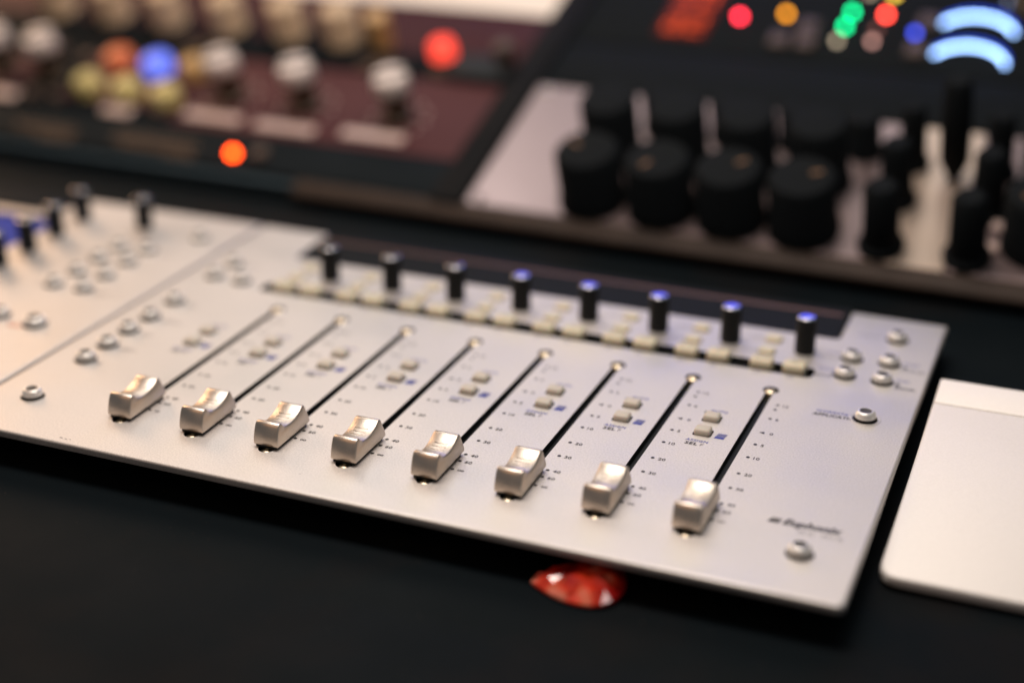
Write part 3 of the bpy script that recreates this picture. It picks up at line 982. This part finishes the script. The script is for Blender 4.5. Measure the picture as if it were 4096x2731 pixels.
# --- upper maroon unit with cream knobs and a red lit button
uu = thing("rack_unit", "upper maroon unit with a row of cream knobs and a glowing red button", "rack unit", frame=frame(-6, 3.68))
bm = bmesh.new(); box(bm, -7.4, 5.37, 0.30, 1.95, -0.12, 0.0, 0.02)
finish(bm, "front_panel", M['maroondark'], uu)
def creamfn(b):
    lathe(b, [(0.36, 0), (0.36, 0.06), (0.34, 0.10), (0.35, 0.62), (0.31, 0.72), (0.22, 0.75), (0, 0.75)], seg=32)
    box(b, -0.02, 0.02, 0.05, 0.33, 0.746, 0.762, mi=1)
SHADE_DISC = mesh_of(lambda b: lathe(b, [(0.56, 0.0), (0.55, 0.03), (0, 0.03)], seg=32), "knob_shade_disc", M['unitblack'])  # black disc in place of the shade round each cream knob
CREAM = mesh_of(creamfn, "cream_knob", [M['capcream'], M['black']])
for u in (-5.2, -3.80, -2.45, -1.0, 0.38, 1.58):
    k = put(CREAM, "cream_knob", uu, (u, 0.50, 0), random.uniform(-1, 1)); put(SHADE_DISC, "knob_shade_disc", k)
bm = bmesh.new(); lathe(bm, [(0.24, 0), (0.24, 0.65), (0.20, 0.70), (0, 0.70)], seg=28)
finish(bm, "tan_knob", M['tanbtn'], uu, (2.45, 0.45, 0))
bm = bmesh.new(); lathe(bm, cyl_prof(0.24, 0.34, 0.08), seg=28)
finish(bm, "lit_button", M['redbutton'], uu, (3.82, 0.32, 0))
bm = bmesh.new(); lathe(bm, [(0.19, 0), (0.19, 0.45), (0.15, 0.5), (0, 0.5)], seg=24)
finish(bm, "tan_knob", M['dim'], uu, (5.16, 0.22, 0))
# strip between the two units, with brown label plates
gp = thing("rack_unit", "thin black strip between the maroon units carrying brown label plates", "rack unit", frame=frame(-6, 3.26))
bm = bmesh.new(); box(bm, -7.4, 5.37, 0.0, 0.71, -0.018, 0.03, 0.01)
finish(bm, "front_panel", M['unitblack'], gp)
PB = mesh_of(lambda b: box(b, -0.5, 0.5, -0.14, 0.14, 0.03, 0.05, 0.008), "label_plate", M['platebrown'])
for u in (-1.3, 2.75):
    put(PB, "label_plate", gp, (u, 0.2, 0))
bm = bmesh.new(); lathe(bm, [(0.16, 0.03), (0.12, 0.10), (0, 0.12)], seg=20)
finish(bm, "tan_button", M['platebrown'], gp, (3.95, 0.2, 0))
bm = bmesh.new()
box(bm, 4.15, 5.3, 0.02, 0.75, 0.03, 0.16, 0.05)
finish(bm, "black_clip", M['black'], gp)

# --- sheet of white paper at the top
bm = bmesh.new()
box(bm, -3.6, 3.45, -0.38, 1.9, 0.0, 0.012, rot=0.0)
pp = finish(bm, "paper_sheet", M['paper'], None, smooth=False)
pp.matrix_world = frame(-3.6, 5.95, 0.02)
tag(pp, "bright white paper sheet lying above the upper maroon unit", "paper")

# --- silver modules of the right bay
BIGK_lo = mesh_of(lambda b: lathe(b, [(0.57, 0), (0.57, 0.12), (0.54, 0.17), (0.53, 0.96), (0.47, 1.04), (0.40, 1.05), (0, 1.05)], seg=36), "large_knob", M['knobmatte'])
BIGK_hi = mesh_of(lambda b: lathe(b, [(0.52, 0), (0.52, 0.10), (0.48, 0.15), (0.48, 1.10), (0.42, 1.18), (0.34, 1.19), (0, 1.19)], seg=36), "large_knob", M['knobmatte'])
SMK = mesh_of(lambda b: lathe(b, [(0.30, 0), (0.30, 0.08), (0.27, 0.12), (0.26, 0.66), (0.21, 0.72), (0, 0.73)], seg=28), "small_knob", M['knobmatte'])
PTR = mesh_of(lambda b: box(b, -0.035, 0.035, 0.14, 0.32, 1.045, 1.062), "pointer", M['pointer'])
PTRS = mesh_of(lambda b: box(b, -0.12, 0.12, -0.185, -0.16, 0.26, 0.33), "pointer", M['pointer'])
ml = thing("rack_unit", "wide lilac-silver module with four columns of big black knobs", "rack unit", frame=frame(0, 0))
plate("front_panel", [rrect(0.0, 6.70, 0.015, 3.46, 0.03), circle(0.24, 0.16, 0.075)], -0.10, 0.0, M['lilac'], ml, bev=0.012)
for i, u in enumerate((2.17, 3.36, 4.52, 5.68)):
    k = put(BIGK_lo, "large_knob", ml, (u - 0.04, 0.52, 0)); put(PTR, "pointer", k, (0, 0, 0), (1.2, 2.6, -0.9, -1.1)[i])
    k = put(BIGK_hi, "large_knob", ml, (u - 0.10, 1.72, 0))
    k = put(SMK, "small_knob", ml, (u + 0.42, 2.62, 0)); put(PTRS, "pointer", k)
bm = bmesh.new()
for i, u in enumerate((2.17, 3.36, 4.52, 5.68)):
    for (uc, vc, rr) in ((u, 0.72, 0.56), (u - 0.06, 1.95, 0.50)):
        for k in range(9):
            t = radians(-130 + 32.5 * k)
            lathe(bm, [(0.024, 0), (0.024, 0.004), (0, 0.004)], uc + rr * sin(t), vc + rr * cos(t), 8)
finish(bm, "dial_dots", M['plate'], ml)
bm = bmesh.new()
for u, v in ((0.24, 3.28),):
    lathe(bm, [(0.09, 0.0), (0.08, 0.03), (0.04, 0.045), (0, 0.045)], u, v, 20)
finish(bm, "screw", M['steel'], ml)

mc = thing("rack_unit", "silver module, toned cream for its bright reflection, between two lilac ones with a column of small black switches", "rack unit", frame=frame(6.72, 0))
plate("front_panel", [rrect(0.0, 1.16, 0.015, 3.46, 0.03)], -0.10, 0.0, M['cream'], mc, bev=0.012)
def switchfn(r, h):
    return lambda b: lathe(b, [(r, 0), (r, 0.10), (r * 0.8, 0.14), (r * 0.74, h * 0.92), (r * 0.5, h), (0, h)], seg=24)
SW1 = mesh_of(switchfn(0.27, 1.15), "switch_knob", M['knobmatte']); SW2 = mesh_of(switchfn(0.32, 1.15), "switch_knob", M['knobmatte']); SW3 = mesh_of(switchfn(0.36, 1.2), "switch_knob", M['knobmatte'])
SPK = mesh_of(lambda b: lathe(b, [(0.10, 0), (0.24, 0.35), (0.24, 0.9), (0.22, 1.75), (0.15, 1.85), (0, 1.85)], seg=24), "tall_lever", M['knobmatte'])
for me_, u, v in ((SW1, 0.20, 2.45), (SW2, 0.14, 1.50), (SW3, 0.16, 0.36)):
    put(me_, "switch_knob", mc, (u, v, 0))
STUD = mesh_of(lambda b: lathe(b, [(0.05, 0), (0.05, 0.3), (0.02, 0.34), (0, 0.34)], seg=16), "steel_stud", M['steel'])
put(STUD, "steel_stud", mc, (0.02, 1.02, 0)); put(STUD, "steel_stud", mc, (0.18, 3.12, 0))
put(SPK, "tall_lever", mc, (0.88, 2.25, 0))

mr = thing("rack_unit", "lilac module at the right with black switches, pale buttons and big knobs", "rack unit", frame=frame(7.90, 0))
plate("front_panel", [rrect(0.0, 3.4, 0.015, 3.46, 0.03)], -0.10, 0.0, M['lilac'], mr, bev=0.012)
for me_, u, v in ((SW1, 0.36, 2.45), (SW2, 0.36, 1.50), (SW3, 0.26, 0.36)):
    put(me_, "switch_knob", mr, (u, v, 0))
put(STUD, "steel_stud", mr, (0.14, 1.05, 0)); put(STUD, "steel_stud", mr, (0.20, 3.10, 0))
PALE = mesh_of(lambda b: box(b, -0.09, 0.09, -0.09, 0.09, 0, 0.08, 0.02), "pale_button", M['plate'])
for v in (0.62, 1.15, 1.68):
    put(PALE, "pale_button", mr, (0.58, v, 0))
bm = bmesh.new(); lathe(bm, cyl_prof(0.05, 0.08, 0.02), seg=16)
finish(bm, "blue_button", M['bluebtn'], mr, (0.44, 2.62, 0))
for u in (1.22, 2.4):
    k = put(BIGK_lo, "large_knob", mr, (u, 0.85, 0)); put(PTR, "pointer", k, (0, 0, 0), 2.2)
    k = put(BIGK_hi, "large_knob", mr, (u, 2.05, 0))

# --- dark unit above the modules: lamps, a red readout and two glowing arcs
du = thing("rack_unit", "black unit with coloured lamps, a red readout and two glowing blue-white arcs", "rack unit", frame=frame(0, 4.92))
bm = bmesh.new(); box(bm, -0.01, 12, 0.0, 4.4, -0.10, 0.03, 0.02)
finish(bm, "front_panel", M['unitblack'], du)
def led(mm, u, v, r=0.055):
    me_ = mesh_of(lambda b: lathe(b, [(r, 0.03), (r, 0.07), (r * 0.7, 0.11), (0, 0.125)], seg=20), "led", mm)
    put(me_, "led", du, (u + 0.04, v - 4.92 - 0.07, 0))
for mm, u, v in ((M['ledred'], 2.92, 6.19), (M['ledamber'], 3.74, 6.41), (M['ledgreen'], 4.90, 6.65), (M['ledgreen'], 4.88, 6.17), (M['ledgreydim'], 4.85, 5.70),
                 (M['ledredbright'], 5.51, 6.66), (M['ledreddim'], 5.45, 6.16), (M['ledpinkdim'], 5.46, 5.78), (M['ledblue'], 6.13, 6.16), (M['ledyellow'], 5.50, 7.36), (M['ledgreydim'], 5.06, 7.34)):
    led(mm, u, v)
QB = mesh_of(lambda b: box(b, -0.17, 0.17, -0.20, 0.20, 0.03, 0.12, 0.03), "square_button", M['dim'])
for u, v in ((4.29, 5.95), (4.36, 5.48), (3.88, 5.47), (6.34, 6.45), (6.30, 5.55)):
    put(QB, "square_button", du, (u, v - 4.92, 0))
put(mesh_of(lambda b: lathe(b, [(0.06, 0.03), (0.05, 0.25), (0, 0.28)], seg=16), "steel_stud", M['steel']), "steel_stud", du, (7.60, 2.20, 0))
put(mesh_of(lambda b: lathe(b, [(0.06, 0.03), (0.05, 0.25), (0, 0.28)], seg=16), "steel_stud", M['tanbtn']), "steel_stud", du, (7.86, 2.20, 0))
# readout
bm = bmesh.new(); box(bm, 1.55, 2.50, 0.42, 2.6, 0.03, 0.05, 0.01)
win = finish(bm, "readout", M['digitpanel'], du)
def seven(bm, u, v, w, h, segs, t=0.07):
    z0, z1 = 0.05, 0.056
    S7 = {'a': (u, u + w, v + h - t, v + h), 'd': (u, u + w, v, v + t), 'g': (u, u + w, v + h / 2 - t / 2, v + h / 2 + t / 2),
          'f': (u, u + t, v + h / 2, v + h), 'b': (u + w - t, u + w, v + h / 2, v + h), 'e': (u, u + t, v, v + h / 2), 'c': (u + w - t, u + w, v, v + h / 2)}
    for s in segs:
        x0, x1, y0, y1 = S7[s]
        box(bm, x0 + 0.008, x1 - 0.008, y0 + 0.008, y1 - 0.008, z0, z1)
bm = bmesh.new()
seven(bm, 1.66, 0.55, 0.30, 0.58, "abcdeg"); seven(bm, 2.08, 0.55, 0.30, 0.58, "abged")
seven(bm, 1.62, 1.45, 0.30, 0.58, "acdfg"); seven(bm, 2.06, 1.45, 0.30, 0.58, "abcdef")
finish(bm, "digits", M['digit'], win, smooth=False)
# arcs
def arc(p0, p1, p2, w, mm, name, z0=0.03, z1=0.07, dv=0.0, e0=0.0, e1=0.0):
    ax, ay = p0; bx, by = p1; cx, cy = p2
    dd = 2 * (ax * (by - cy) + bx * (cy - ay) + cx * (ay - by))
    ux = ((ax * ax + ay * ay) * (by - cy) + (bx * bx + by * by) * (cy - ay) + (cx * cx + cy * cy) * (ay - by)) / dd
    uy = ((ax * ax + ay * ay) * (cx - bx) + (bx * bx + by * by) * (ax - cx) + (cx * cx + cy * cy) * (bx - ax)) / dd
    r = math.hypot(ax - ux, ay - uy)
    t0 = math.atan2(ay - uy, ax - ux) - e0; t1 = math.atan2(cy - uy, cx - ux) + e1
    n = 26
    outer, inner = [], []
    for k in range(n + 1):
        t = t0 + (t1 - t0) * k / n
        outer.append((ux + (r + w / 2) * cos(t), uy + (r + w / 2) * sin(t) + dv))
        inner.append((ux + (r - w / 2) * cos(t), uy + (r - w / 2) * sin(t) + dv))
    plate(name, [outer + inner[::-1]], z0, z1, mm, du)
for p in (((6.56, 6.50 - 4.92), (7.13, 6.82 - 4.92), (7.80, 6.38 - 4.92)), ((6.60, 5.52 - 4.92), (7.05, 5.86 - 4.92), (7.82, 5.40 - 4.92))):
    q = [(x + 0.02, y - 0.02) for x, y in p]
    arc(*q, 0.06, M['arc'], "light_arc")
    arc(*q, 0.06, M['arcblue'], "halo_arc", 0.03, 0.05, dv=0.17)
